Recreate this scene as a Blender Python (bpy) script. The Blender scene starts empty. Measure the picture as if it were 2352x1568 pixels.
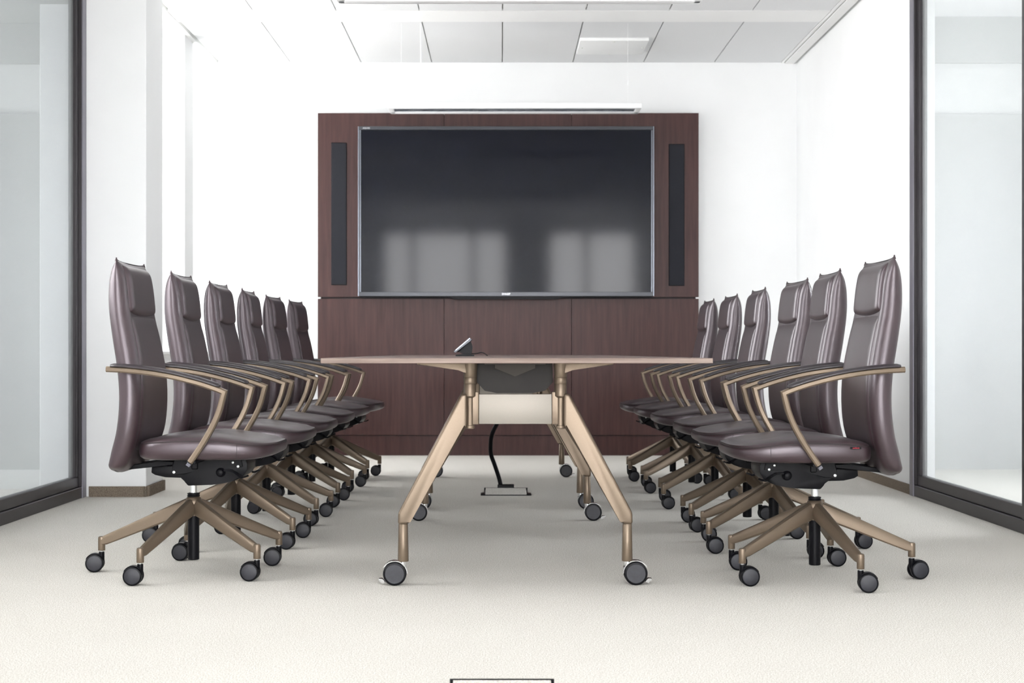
import bpy, bmesh, math
from mathutils import Vector, Matrix

C = bpy.context.scene.collection
PI = math.pi
sc = bpy.context.scene

# ------------------------------------------------------------------ camera, world, light, exposure
CAM_H = 0.76
cam_d = bpy.data.cameras.new('camera')
cam = bpy.data.objects.new('camera', cam_d)
C.objects.link(cam)
cam.location = (0, 0, CAM_H)
cam.rotation_euler = (PI / 2, 0, 0)
cam_d.sensor_fit = 'HORIZONTAL'
cam_d.sensor_width = 36
cam_d.lens = 3620 / 2352 * 36
cam_d.shift_x = (1176 - 1150) / 2352
cam_d.shift_y = (808 - 784) / 2352
cam_d.clip_start = 0.05
cam_d.dof.use_dof = True
cam_d.dof.focus_distance = 5.7
cam_d.dof.aperture_fstop = 7.1
sc.camera = cam

sc.view_settings.view_transform = 'Standard'
sc.view_settings.look = 'None'
sc.view_settings.gamma = 1
sc.view_settings.use_curve_mapping = False
sc.view_settings.exposure = 1.14
sc.cycles.use_denoising = True
sc.cycles.max_bounces = 10
sc.cycles.diffuse_bounces = 6
sc.cycles.glossy_bounces = 5
sc.cycles.transparent_max_bounces = 12
sc.cycles.sample_clamp_indirect = 8

SKY_LEFT, SKY_BASE = 7.0, 14.0
world = bpy.data.worlds.new('overcast_sky')
sc.world = world
world.use_nodes = True
wn, wl = world.node_tree.nodes, world.node_tree.links
wn.clear()
w_out = wn.new('ShaderNodeOutputWorld')
w_bg = wn.new('ShaderNodeBackground')
w_tc = wn.new('ShaderNodeTexCoord')
w_sep = wn.new('ShaderNodeSeparateXYZ')
w_ramp = wn.new('ShaderNodeValToRGB')
w_map = wn.new('ShaderNodeMapRange')
wl.new(w_tc.outputs['Generated'], w_sep.inputs[0])
wl.new(w_sep.outputs['Z'], w_map.inputs['Value'])
w_map.inputs['From Min'].default_value = -0.15
w_map.inputs['From Max'].default_value = 0.35
wl.new(w_map.outputs[0], w_ramp.inputs[0])
w_ramp.color_ramp.elements[0].position = 0.0
w_ramp.color_ramp.elements[0].color = (0.74, 0.73, 0.72, 1)
w_ramp.color_ramp.elements[1].position = 0.5
w_ramp.color_ramp.elements[1].color = (0.985, 0.985, 1.0, 1)
wl.new(w_ramp.outputs[0], w_bg.inputs[0])
w_side = wn.new('ShaderNodeMapRange')          # sky dimmed towards the left, to hold back the niche windows
w_side.inputs['From Min'].default_value = -1.0
w_side.inputs['From Max'].default_value = 0.2
w_side.inputs['To Min'].default_value = SKY_LEFT
w_side.inputs['To Max'].default_value = SKY_BASE
wl.new(w_sep.outputs['X'], w_side.inputs['Value'])
wl.new(w_side.outputs[0], w_bg.inputs[1])
wl.new(w_bg.outputs[0], w_out.inputs[0])


def portal(name, loc, rot, sx, sy):
    """daylight portal lying in a window opening"""
    d = bpy.data.lights.new(name, 'AREA')
    d.shape = 'RECTANGLE'
    d.size, d.size_y = sx, sy
    d.cycles.is_portal = True
    o = bpy.data.objects.new(name, d)
    C.objects.link(o)
    o.location = loc
    o.rotation_euler = rot
    return o


portal('daylight_front', (0.17, -2.68, 1.40), (PI / 2, 0, 0), 4.3, 2.74)
portal('fill_daylight_left', (-2.42, 5.175, 1.835), (0, -PI / 2, 0), 1.8, 1.85)  # serves the window added in the left wall
portal('daylight_niche', (-2.44, 9.64, 1.82), (0, -PI / 2, 0), 2.1, 1.9)
portal('daylight_corner', (-2.44, 11.28, 1.82), (0, -PI / 2, 0), 2.1, 0.74)
portal('fill_daylight_lobby', (-4.66, 7.6, 1.4), (0, -PI / 2, 0), 1.8, 1.2)  # serves the window added in the lobby
portal('fill_daylight_office', (4.66, 7.6, 1.5), (0, PI / 2, 0), 1.6, 1.6)  # serves the window added in the office


# ------------------------------------------------------------------ materials
def pbr(name, col, rough=0.5, metal=0.0, spec=0.5, **kw):
    m = bpy.data.materials.new(name)
    m.use_nodes = True
    b = m.node_tree.nodes['Principled BSDF']
    b.inputs['Base Color'].default_value = (*col, 1)
    b.inputs['Roughness'].default_value = rough
    b.inputs['Metallic'].default_value = metal
    b.inputs['Specular IOR Level'].default_value = spec
    for k, v in kw.items():
        b.inputs[k].default_value = v
    return m


def N(m, kind, **inp):
    n = m.node_tree.nodes.new(kind)
    for k, v in inp.items():
        n.inputs[k.replace('_', ' ')].default_value = v
    return n


def L(m, a, b):
    m.node_tree.links.new(a, b)


def coords(m, scale=(1, 1, 1), rot=(0, 0, 0)):
    t = N(m, 'ShaderNodeTexCoord')
    mp = N(m, 'ShaderNodeMapping')
    mp.inputs['Scale'].default_value = scale
    mp.inputs['Rotation'].default_value = rot
    L(m, t.outputs['Object'], mp.inputs[0])
    return mp.outputs[0]


def noise_color(m, c1, c2, scale=(1, 1, 1), nscale=5.0, detail=4.0, lo=0.35, hi=0.65, vec=None):
    b = m.node_tree.nodes['Principled BSDF']
    v = vec or coords(m, scale)
    n = N(m, 'ShaderNodeTexNoise', Scale=nscale, Detail=detail)
    L(m, v, n.inputs['Vector'])
    r = N(m, 'ShaderNodeValToRGB')
    r.color_ramp.elements[0].position = lo
    r.color_ramp.elements[0].color = (*c1, 1)
    r.color_ramp.elements[1].position = hi
    r.color_ramp.elements[1].color = (*c2, 1)
    L(m, n.outputs['Fac'], r.inputs[0])
    L(m, r.outputs[0], b.inputs['Base Color'])
    return n


def add_bump(m, tex_out, strength, dist):
    b = m.node_tree.nodes['Principled BSDF']
    bp = N(m, 'ShaderNodeBump', Strength=strength, Distance=dist)
    L(m, tex_out, bp.inputs['Height'])
    L(m, bp.outputs[0], b.inputs['Normal'])


M = {}
# painted plaster
M['wall'] = pbr('white_plaster', (0.86, 0.87, 0.87), 0.7, spec=0.3)
n = noise_color(M['wall'], (0.815, 0.825, 0.83), (0.84, 0.85, 0.855), nscale=2.0)
M['tile'] = pbr('ceiling_tile', (0.74, 0.75, 0.75), 0.8, spec=0.2)
n = noise_color(M['tile'], (0.70, 0.71, 0.72), (0.745, 0.755, 0.765), nscale=220, detail=1.0)
M['band'] = pbr('ceiling_band', (0.84, 0.845, 0.84), 0.7, spec=0.2)
n = noise_color(M['band'], (0.83, 0.835, 0.83), (0.85, 0.855, 0.85), nscale=3)
M['shadow'] = pbr('joint_backing', (0.62, 0.64, 0.61), 0.9, spec=0.1)
M['grey_wall'] = pbr('grey_paint', (0.56, 0.58, 0.59), 0.8, spec=0.2)
noise_color(M['grey_wall'], (0.40, 0.41, 0.41), (0.42, 0.43, 0.43), nscale=2)
M['light_band'] = pbr('pale_paint', (0.72, 0.74, 0.75), 0.8, spec=0.2)
noise_color(M['light_band'], (0.60, 0.61, 0.61), (0.62, 0.63, 0.63), nscale=2)


def carpet(name, a, b, rib=True):
    m = pbr(name, a, 0.95, spec=0.05)
    v = coords(m)
    vr = coords(m, (1.0, 0.6, 1.0))
    n1 = N(m, 'ShaderNodeTexNoise', Scale=300.0, Detail=2.0, Roughness=0.6)
    L(m, vr, n1.inputs['Vector'])
    n2 = N(m, 'ShaderNodeTexNoise', Scale=2.2, Detail=3.0)
    L(m, v, n2.inputs['Vector'])
    v2 = coords(m, rot=(0, 0, 0.5))
    w = N(m, 'ShaderNodeTexWave', Scale=62.0, Distortion=3.0, Detail=2.0)
    w.inputs['Detail Scale'].default_value = 3.0
    L(m, v2, w.inputs['Vector'])
    r = N(m, 'ShaderNodeValToRGB')
    r.color_ramp.elements[0].position = 0.33
    r.color_ramp.elements[0].color = (*a, 1)
    r.color_ramp.elements[1].position = 0.6
    r.color_ramp.elements[1].color = (*b, 1)
    L(m, n1.outputs['Fac'], r.inputs[0])
    mx = N(m, 'ShaderNodeMix')
    mx.data_type = 'RGBA'
    mx.blend_type = 'MULTIPLY'
    mx.inputs[0].default_value = 1.0
    L(m, r.outputs[0], mx.inputs[6])
    r2 = N(m, 'ShaderNodeValToRGB')
    r2.color_ramp.elements[0].color = (0.93, 0.93, 0.925, 1)
    r2.color_ramp.elements[1].color = (1, 1, 1, 1)
    L(m, n2.outputs['Fac'], r2.inputs[0])
    L(m, r2.outputs[0], mx.inputs[7])
    mx2 = N(m, 'ShaderNodeMix')
    mx2.data_type = 'RGBA'
    mx2.blend_type = 'MULTIPLY'
    mx2.inputs[0].default_value = 1.0
    r3 = N(m, 'ShaderNodeValToRGB')
    r3.color_ramp.elements[0].position = 0.1
    r3.color_ramp.elements[0].color = (0.78, 0.77, 0.755, 1)
    r3.color_ramp.elements[1].position = 0.7
    r3.color_ramp.elements[1].color = (1, 1, 1, 1)
    L(m, w.outputs['Fac'], r3.inputs[0])
    L(m, mx.outputs[2], mx2.inputs[6])
    L(m, r3.outputs[0], mx2.inputs[7])
    L(m, mx2.outputs[2], m.node_tree.nodes['Principled BSDF'].inputs['Base Color'])
    add_bump(m, n1.outputs['Fac'], 0.45, 0.003)
    return m


M['carpet'] = carpet('beige_carpet', (0.47, 0.445, 0.40), (0.81, 0.795, 0.76))
M['carpet_edge'] = carpet('brown_carpet_strip', (0.10, 0.08, 0.06), (0.30, 0.25, 0.20))

# leather
M['leather'] = pbr('brown_leather', (0.03, 0.02, 0.022), 0.37, spec=0.85)
M['leather'].node_tree.nodes['Principled BSDF'].inputs['Specular Tint'].default_value = (1.0, 0.93, 0.99, 1)
M['leather'].node_tree.nodes['Principled BSDF'].inputs['Sheen Weight'].default_value = 0.02
M['leather'].node_tree.nodes['Principled BSDF'].inputs['Sheen Roughness'].default_value = 0.45
M['leather'].node_tree.nodes['Principled BSDF'].inputs['Sheen Tint'].default_value = (0.93, 0.90, 1.0, 1)
n = noise_color(M['leather'], (0.020, 0.0100, 0.0120), (0.027, 0.0135, 0.0165), nscale=9)
nn = N(M['leather'], 'ShaderNodeTexNoise', Scale=420.0, Detail=2.0)
L(M['leather'], coords(M['leather']), nn.inputs['Vector'])
add_bump(M['leather'], nn.outputs['Fac'], 0.12, 0.001)
M['piping'] = pbr('dark_seam', (0.016, 0.011, 0.012), 0.6)
M['pad'] = pbr('dark_arm_pad_leather', (0.035, 0.026, 0.030), 0.36, spec=0.5)
noise_color(M['pad'], (0.015, 0.011, 0.014), (0.022, 0.016, 0.020), nscale=12)

M['brass'] = pbr('champagne_metal', (0.19, 0.146, 0.106), 0.40, metal=0.6)
nn = noise_color(M['brass'], (0.150, 0.114, 0.081), (0.166, 0.126, 0.090), nscale=700, detail=1.0)
M['lit_brass'] = pbr('lit_champagne_metal', (0.66, 0.60, 0.52), 0.45, metal=0.45)  # champagne metal lightened in the colour, for the beam face turned to the windows
noise_color(M['lit_brass'], (0.20, 0.182, 0.157), (0.216, 0.196, 0.17), nscale=700, detail=1.0)
M['chrome'] = pbr('chrome', (0.82, 0.83, 0.85), 0.12, metal=1.0)
noise_color(M['chrome'], (0.80, 0.81, 0.83), (0.84, 0.85, 0.87), nscale=30)
M['black'] = pbr('black_plastic', (0.005, 0.005, 0.007), 0.38, spec=0.12)
noise_color(M['black'], (0.003, 0.003, 0.0042), (0.004, 0.004, 0.0055), nscale=30)
M['disc'] = pbr('matte_wheel_disc', (0.016, 0.017, 0.024), 0.5)
noise_color(M['disc'], (0.009, 0.0095, 0.0145), (0.014, 0.015, 0.022), nscale=60)
M['grey_cap'] = pbr('grey_end_cap', (0.09, 0.09, 0.11), 0.5)
noise_color(M['grey_cap'], (0.085, 0.085, 0.10), (0.095, 0.095, 0.12), nscale=60)
M['bolt'] = pbr('zinc_bolt', (0.72, 0.74, 0.74), 0.35, metal=0.6)
noise_color(M['bolt'], (0.7, 0.72, 0.72), (0.74, 0.76, 0.76), nscale=60)
M['red'] = pbr('red_thread', (0.65, 0.03, 0.06), 0.6)
noise_color(M['red'], (0.6, 0.03, 0.055), (0.7, 0.035, 0.065), nscale=200)


def wood(name, dark, light, vert=True, rough=0.35, spec=0.5):
    m = pbr(name, dark, rough, spec=spec)
    sc_ = (15, 15, 1.0) if vert else (1.3, 26, 26)
    v = coords(m, sc_)
    n1 = N(m, 'ShaderNodeTexNoise', Scale=2.2, Detail=6.0, Roughness=0.62, Distortion=0.3)
    L(m, v, n1.inputs['Vector'])
    r = N(m, 'ShaderNodeValToRGB')
    r.color_ramp.elements[0].position = 0.30
    r.color_ramp.elements[0].color = (*dark, 1)
    r.color_ramp.elements[1].position = 0.72
    r.color_ramp.elements[1].color = (*light, 1)
    L(m, n1.outputs['Fac'], r.inputs[0])
    L(m, r.outputs[0], m.node_tree.nodes['Principled BSDF'].inputs['Base Color'])
    add_bump(m, n1.outputs['Fac'], 0.04, 0.001)
    return m


M['wood'] = wood('dark_wood_veneer', (0.034, 0.0115, 0.0105), (0.066, 0.027, 0.0245), True, 0.40, 0.28)
M['edge'] = wood('wood_edge', (0.14, 0.10, 0.082), (0.27, 0.21, 0.18), False, 0.55, 0.3)
M['tabletop'] = wood('table_veneer', (0.11, 0.07, 0.06), (0.19, 0.125, 0.105), False, 0.32)
M['frame'] = pbr('anthracite_frame', (0.060, 0.052, 0.056), 0.38, metal=0.3)
noise_color(M['frame'], (0.026, 0.022, 0.025), (0.031, 0.027, 0.030), nscale=4)
M['frame_edge'] = pbr('grey_aluminium_edge', (0.30, 0.29, 0.33), 0.35, metal=0.6)
noise_color(M['frame_edge'], (0.20, 0.19, 0.225), (0.23, 0.22, 0.255), nscale=4)
M['screen'] = pbr('tv_screen', (0.006, 0.006, 0.009), 0.40, spec=0.04, **{"Coat Weight": 0.29, 'Coat Roughness': 0.07})
nn = noise_color(M['screen'], (0.0035, 0.0045, 0.009), (0.0045, 0.0055, 0.011), nscale=4)
M['bezel'] = pbr('tv_bezel', (0.035, 0.038, 0.046), 0.3, metal=0.3)
noise_color(M['bezel'], (0.032, 0.035, 0.043), (0.038, 0.041, 0.05), nscale=4)
M['bezel_side'] = pbr('tv_bezel_side', (0.20, 0.22, 0.26), 0.25, metal=0.6)
noise_color(M['bezel_side'], (0.19, 0.21, 0.25), (0.21, 0.23, 0.27), nscale=4)
M['grille'] = pbr('speaker_cloth', (0.017, 0.018, 0.023), 0.8, spec=0.25)
nn = noise_color(M['grille'], (0.012, 0.013, 0.017), (0.022, 0.023, 0.03), nscale=600)
M['silver'] = pbr('silver_lettering', (0.62, 0.63, 0.66), 0.3, metal=0.4)
M['lamp'] = pbr('white_lamp_housing', (0.86, 0.87, 0.88), 0.4)
noise_color(M['lamp'], (0.85, 0.86, 0.87), (0.87, 0.88, 0.89), nscale=4)
M['louvre'] = pbr('lamp_louvre', (0.35, 0.37, 0.40), 0.25, metal=0.8)
noise_color(M['louvre'], (0.25, 0.27, 0.30), (0.45, 0.47, 0.50), scale=(1, 1, 1), nscale=14)
M['hatch'] = pbr('white_hatch', (0.84, 0.85, 0.85), 0.5)
noise_color(M['hatch'], (0.83, 0.84, 0.84), (0.85, 0.86, 0.86), nscale=4)
M['tray'] = pbr('dark_tray', (0.045, 0.038, 0.032), 0.3, spec=0.08)
noise_color(M['tray'], (0.016, 0.013, 0.011), (0.020, 0.017, 0.014), nscale=9)
M['tray_plate'] = pbr('brown_plate', (0.12, 0.105, 0.09), 0.4, spec=0.1)
noise_color(M['tray_plate'], (0.05, 0.044, 0.037), (0.06, 0.052, 0.044), nscale=9)

# glass: clear pane with a light satin film
gm = bpy.data.materials.new('satin_glass')
gm.use_nodes = True
gn, gl = gm.node_tree.nodes, gm.node_tree.links
gn.clear()
g_out = gn.new('ShaderNodeOutputMaterial')
g_tr = gn.new('ShaderNodeBsdfTransparent')
g_tr.inputs[0].default_value = (0.91, 0.925, 0.93, 1)
g_df = gn.new('ShaderNodeBsdfTranslucent')
g_df.inputs[0].default_value = (0.60, 0.62, 0.63, 1)
g_d2 = gn.new('ShaderNodeBsdfDiffuse')
g_d2.inputs[0].default_value = (0.80, 0.83, 0.84, 1)
g_gl = gn.new('ShaderNodeBsdfGlossy')
g_gl.inputs['Roughness'].default_value = 0.25
g_a = gn.new('ShaderNodeMixShader')
g_b = gn.new('ShaderNodeMixShader')
g_c = gn.new('ShaderNodeMixShader')
g_nz = gn.new('ShaderNodeTexNoise')
g_nz.inputs['Scale'].default_value = 1.2
g_mr = gn.new('ShaderNodeMapRange')
g_mr.inputs['To Min'].default_value = 0.19
g_mr.inputs['To Max'].default_value = 0.24
gl.new(g_nz.outputs['Fac'], g_mr.inputs['Value'])
gl.new(g_df.outputs[0], g_a.inputs[1]); gl.new(g_d2.outputs[0], g_a.inputs[2]); g_a.inputs[0].default_value = 0.5
gl.new(g_mr.outputs[0], g_b.inputs[0]); gl.new(g_tr.outputs[0], g_b.inputs[1]); gl.new(g_a.outputs[0], g_b.inputs[2])
g_c.inputs[0].default_value = 0.05
gl.new(g_b.outputs[0], g_c.inputs[1]); gl.new(g_gl.outputs[0], g_c.inputs[2])
gl.new(g_c.outputs[0], g_out.inputs[0])
M['glass'] = gm
wg = bpy.data.materials.new('clear_window_glass')
wg.use_nodes = True
wgn, wgl = wg.node_tree.nodes, wg.node_tree.links
wgn.clear()
wo = wgn.new('ShaderNodeOutputMaterial'); wt = wgn.new('ShaderNodeBsdfTransparent'); wgg = wgn.new('ShaderNodeBsdfGlossy')
wt.inputs[0].default_value = (0.97, 0.97, 0.97, 1)
wgg.inputs['Roughness'].default_value = 0.02
wm = wgn.new('ShaderNodeMixShader'); wm.inputs[0].default_value = 0.05
wgl.new(wt.outputs[0], wm.inputs[1]); wgl.new(wgg.outputs[0], wm.inputs[2]); wgl.new(wm.outputs[0], wo.inputs[0])
M['clear'] = wg


# ------------------------------------------------------------------ mesh helpers
def BM():
    return bmesh.new()


def box(bm, x0, x1, y0, y1, z0, z1, bev=0.0, seg=2, mat=0):
    r = bmesh.ops.create_cube(bm, size=1.0)
    vs = r['verts']
    for v in vs:
        v.co = Vector(((x0 + x1) / 2 + v.co.x * (x1 - x0), (y0 + y1) / 2 + v.co.y * (y1 - y0), (z0 + z1) / 2 + v.co.z * (z1 - z0)))
    fs = list({f for v in vs for f in v.link_faces})
    for f in fs:
        f.material_index = mat
    if bev > 0:
        es = list({e for v in vs for e in v.link_edges})
        bmesh.ops.bevel(bm, geom=es, offset=bev, segments=seg, profile=0.6, affect='EDGES')


def loft(bm, rings, cap0=True, cap1=True, mat=0, closed=True):
    rv = [[bm.verts.new(p) for p in r] for r in rings]
    n = len(rv[0])
    for a, b in zip(rv[:-1], rv[1:]):
        for i in range(n if closed else n - 1):
            j = (i + 1) % n
            f = bm.faces.new((a[i], a[j], b[j], b[i]))
            f.material_index = mat
    if cap0:
        bm.faces.new(list(reversed(rv[0]))).material_index = mat
    if cap1:
        bm.faces.new(rv[-1]).material_index = mat
    return rv


def prism(bm, poly, y0, y1, bev=0.0, seg=2, mat=0, axis='y'):
    """poly in the x,z plane, extruded along y (or x: poly is y,z)"""
    if axis == 'y':
        a = [Vector((p[0], y0, p[1])) for p in poly]
        b = [Vector((p[0], y1, p[1])) for p in poly]
    elif axis == 'x':
        a = [Vector((y0, p[0], p[1])) for p in poly]
        b = [Vector((y1, p[0], p[1])) for p in poly]
    else:
        a = [Vector((p[0], p[1], y0)) for p in poly]
        b = [Vector((p[0], p[1], y1)) for p in poly]
    rv = loft(bm, [a, b], mat=mat)
    if bev > 0:
        es = list({e for r in rv for v in r for e in v.link_edges})
        bmesh.ops.bevel(bm, geom=es, offset=bev, segments=seg, profile=0.6, affect='EDGES')


def lathe(bm, prof, segs=24, center=(0, 0, 0), axis='z', mat=0, caps=True):
    c = Vector(center)
    rings = []
    for r, h in prof:
        ring = []
        for i in range(segs):
            a = 2 * PI * i / segs
            if axis == 'z':
                ring.append(c + Vector((r * math.cos(a), r * math.sin(a), h)))
            elif axis == 'y':
                ring.append(c + Vector((r * math.cos(a), h, r * math.sin(a))))
            else:
                ring.append(c + Vector((h, r * math.cos(a), r * math.sin(a))))
        rings.append(ring)
    loft(bm, rings, caps, caps, mat)


def smooth_path(pts, n=6):
    """Catmull-Rom through pts"""
    P = [Vector(p) for p in pts]
    P = [P[0] * 2 - P[1]] + P + [P[-1] * 2 - P[-2]]
    out = []
    for i in range(1, len(P) - 2):
        for k in range(n):
            t = k / n
            a, b, c, d = P[i - 1], P[i], P[i + 1], P[i + 2]
            out.append(0.5 * ((2 * b) + (c - a) * t + (2 * a - 5 * b + 4 * c - d) * t * t + (3 * b - a - 3 * c + d) * t ** 3))
    out.append(P[-2])
    return out


def sweep(bm, pts, section, up=Vector((0, 1, 0)), mat=0, scales=None, cap=True):
    """section: list of (a,b): a along the side vector, b along the normal"""
    rings = []
    for i, p in enumerate(pts):
        t = (pts[min(i + 1, len(pts) - 1)] - pts[max(i - 1, 0)]).normalized()
        side = up - t * up.dot(t)
        side.normalize()
        nrm = t.cross(side)
        s = scales[i] if scales else 1.0
        rings.append([p + side * a * s + nrm * b * s for a, b in section])
    loft(bm, rings, cap, cap, mat)


def tube(bm, pts, r, segs=8, mat=0, up=None):
    sec = [(r * math.cos(2 * PI * i / segs), r * math.sin(2 * PI * i / segs)) for i in range(segs)]
    sweep(bm, [Vector(p) for p in pts], sec, up or Vector((0.31, 0.93, 0.17)), mat)


def obj(name, bm, mats, parent=None, smooth=True, loc=None, angle=40):
    bmesh.ops.recalc_face_normals(bm, faces=bm.faces[:])
    me = bpy.data.meshes.new(name)
    bm.to_mesh(me)
    bm.free()
    if not isinstance(mats, (list, tuple)):
        mats = [mats]
    for m in mats:
        me.materials.append(m)
    if smooth:
        for p in me.polygons:
            p.use_smooth = True
        me.set_sharp_from_angle(angle=math.radians(angle))
    o = bpy.data.objects.new(name, me)
    C.objects.link(o)
    if parent:
        o.parent = parent
    if loc:
        o.location = loc
    return o


def thing(name, label, cat, loc=(0, 0, 0), rotz=0.0, group=None):
    o = bpy.data.objects.new(name, None)
    o.empty_display_size = 0.1
    C.objects.link(o)
    o.location = loc
    o.rotation_euler = (0, 0, rotz)
    tag(o, label, cat, group)
    return o


def tag(o, label, cat, group=None):
    o['label'] = label
    o['category'] = cat
    if group:
        o['group'] = group
    return o


def struct(name, bm, mats, parent=None, smooth=False):
    o = obj(name, bm, mats, parent, smooth)
    if not parent:
        o['kind'] = 'structure'
    return o


def text_mesh(name, s, size, mat, parent, loc, rot, depth=0.0004):
    cu = bpy.data.curves.new(name, 'FONT')
    cu.body = s
    cu.size = size
    cu.extrude = depth
    cu.align_x = 'CENTER'
    cu.align_y = 'CENTER'
    tmp = bpy.data.objects.new(name + '_tmp', cu)
    C.objects.link(tmp)
    dg = bpy.context.evaluated_depsgraph_get()
    me = bpy.data.meshes.new_from_object(tmp.evaluated_get(dg))
    bpy.data.objects.remove(tmp)
    bpy.data.curves.remove(cu)
    me.materials.clear()
    me.materials.append(mat)
    o = bpy.data.objects.new(name, me)
    C.objects.link(o)
    o.parent = parent
    o.location = loc
    o.rotation_euler = rot
    return o


# ------------------------------------------------------------------ the room
CEIL = 2.9
YB = 11.66          # back wall
XR = 2.19           # right wall
XL = -2.19          # left glass line
YF = -2.5           # window wall behind the camera

b = BM(); box(b, -4.7, 4.7, YF - 0.2, YB + 0.2, -0.1, 0.0)
struct('floor', b, M['carpet'])

b = BM(); box(b, -2.62, XR + 0.12, YB, YB + 0.15, 0, CEIL + 0.1)
struct('wall_back', b, M['wall'])

# right wall: two stretches with the glass screen between
b = BM()
box(b, XR, XR + 0.12, 8.385, YB, 0, CEIL + 0.1)
box(b, XR, XR + 0.12, YF, 6.545, 0, CEIL + 0.1)
struct('wall_right', b, M['wall'])

# left wall: unseen window added for side light beside the camera, pillar, niches
b = BM()
wz0, wz1 = 0.95, 2.72
box(b, -2.41, XL, YF, 6.40, 0, wz0)
box(b, -2.41, XL, YF, 6.40, wz1, CEIL + 0.1)
for y0, y1 in ((YF, 4.25), (6.1, 6.40)):
    box(b, -2.41, XL, y0, y1, wz0, wz1)
struct('wall_left', b, M['wall'])
# pillar beside the glass screen
b = BM(); box(b, -2.42, -1.862, 8.275, 8.68, 0, CEIL + 0.1, 0.003, 1)
struct('wall_left_pillar', b, M['wall'])
b = BM(); box(b, -2.42, -2.125, 10.6, 10.9, 0, CEIL + 0.1, 0.003, 1)
struct('wall_left_pier', b, M['wall'])
b = BM()
box(b, -2.42, -2.135, 8.68, 10.6, 0, 0.742)
box(b, -2.42, -2.135, 10.9, YB, 0, 0.742)
struct('wall_left_parapet', b, M['wall'])
b = BM()
box(b, -2.40, -2.115, 8.68, 10.6, 0.742, 0.765, 0.003, 1)
box(b, -2.40, -2.115, 10.9, YB, 0.742, 0.765, 0.003, 1)
struct('trim_1', b, M['hatch'])
b = BM()
for y0, y1 in ((8.68, 10.6), (10.9, YB)):
    box(b, -2.43, -2.40, y0, y1, 2.82, CEIL + 0.1)
struct('wall_left_lintel', b, M['wall'])


def window_frame(name, axis, c, a0, a1, z0, z1, splits, w=0.05, d=0.05, transom=None, mat='hatch', glass='clear'):
    """frame in the plane axis = c, spanning a0..a1"""
    bm = BM()

    def bx(p0, p1, q0, q1):
        if axis == 'x':
            box(bm, c - d / 2, c + d / 2, p0, p1, q0, q1, 0.004, 1)
        else:
            box(bm, p0, p1, c - d / 2, c + d / 2, q0, q1, 0.004, 1)
    bx(a0, a1, z0, z0 + w)
    bx(a0, a1, z1 - w, z1)
    for s in [a0, a1 - w] + [q - w / 2 for q in splits]:
        bx(s, s + w, z0 + w, z1 - w)
    if transom:
        bx(a0 + w, a1 - w, transom - 0.02, transom + 0.02)
    o = struct(name, bm, M[mat], smooth=False)
    gb = BM()
    if axis == 'x':
        box(gb, c - 0.006, c + 0.006, a0 + w, a1 - w, z0 + w, z1 - w)
    else:
        box(gb, a0 + w, a1 - w, c - 0.006, c + 0.006, z0 + w, z1 - w)
    g = obj('window_pane', gb, M[glass], o, False)
    return o


window_frame('window_3', 'x', -2.40, 8.68, 10.6, 0.765, 2.82, [9.64])
window_frame('window_4', 'x', -2.40, 10.9, YB, 0.765, 2.82, [])
window_frame('added_window_left', 'x', -2.36, 4.25, 6.1, wz0, wz1, [5.17])  # unseen window, added to light the chairs from the left

# window wall behind the camera (shows only as a reflection in the television)
b = BM()
fz0, fz1 = 0.04, 2.76
box(b, -2.41, XR + 0.12, YF - 0.2, YF, 0, fz0)
box(b, -2.41, XR + 0.12, YF - 0.2, YF, fz1, CEIL + 0.1)
for x0, x1 in ((-2.41, -1.96), (0.16, 0.72), (2.35, 2.36)):
    box(b, x0, min(x1, XR + 0.12), YF - 0.2, YF, fz0, fz1)
struct('wall_front', b, M['wall'])
window_frame('window_6', 'y', YF - 0.1, -1.96, 0.16, fz0, fz1, [-1.42, -0.44], w=0.10)
window_frame('window_7', 'y', YF - 0.1, 0.72, XR + 0.12, fz0, fz1, [1.385, 2.195], w=0.10)

# ceiling: backing slab, tiles with joints, smooth bands
b = BM(); box(b, -4.7, 4.7, YF - 0.2, YB + 0.2, CEIL + 0.03, CEIL + 0.15)
struct('ceiling', b, M['wall'])
b = BM()
tx0, pitch, gap = 0.012, 0.522, 0.008
zones = [(10.22, YB - 0.002), (7.9, 9.88), (5.6, 7.56), (3.3, 5.26), (1.0, 2.96), (-1.3, 0.66), (YF, -1.64)]
for (y0, y1) in zones:
    k = -5
    while True:
        x0 = tx0 + k * pitch + gap / 2
        x1 = x0 + pitch - gap
        x0c, x1c = max(x0, -2.09), min(x1, 2.07)
        if x0 > 2.07:
            break
        if x1c > x0c + 0.02:
            box(b, x0c, x1c, y0, y1, CEIL, CEIL + 0.02)
        k += 1
struct('ceiling_tiles', b, M['tile'])
b = BM()
for (y0, y1) in ((9.885, 10.215), (7.565, 7.895), (5.265, 5.595), (2.965, 3.295), (0.665, 0.995), (-1.635, -1.305)):
    box(b, -2.09, 2.07, y0, y1, CEIL - 0.002, CEIL + 0.02)
struct('ceiling_bands', b, M['band'])
b = BM(); box(b, -2.12, 2.17, YF, YB, CEIL + 0.02, CEIL + 0.03)
struct('ceiling_backing', b, M['shadow'])
b = BM()
box(b, -2.14, -2.094, YF, YB, CEIL - 0.006, CEIL + 0.03)
box(b, 2.074, 2.092, YF, YB, CEIL - 0.004, CEIL + 0.03)
box(b, 2.102, 2.168, YF, YB, CEIL - 0.010, CEIL + 0.03)
struct('trim_2', b, M['band'])
b = BM(); box(b, -2.44, -2.14, YF, YB, CEIL, CEIL + 0.03)
struct('ceiling_niche', b, M['wall'])
b = BM(); box(b, 2.168, XR, YF, YB, CEIL + 0.02, CEIL + 0.03)
struct('trim_3', b, M['shadow'])

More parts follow.
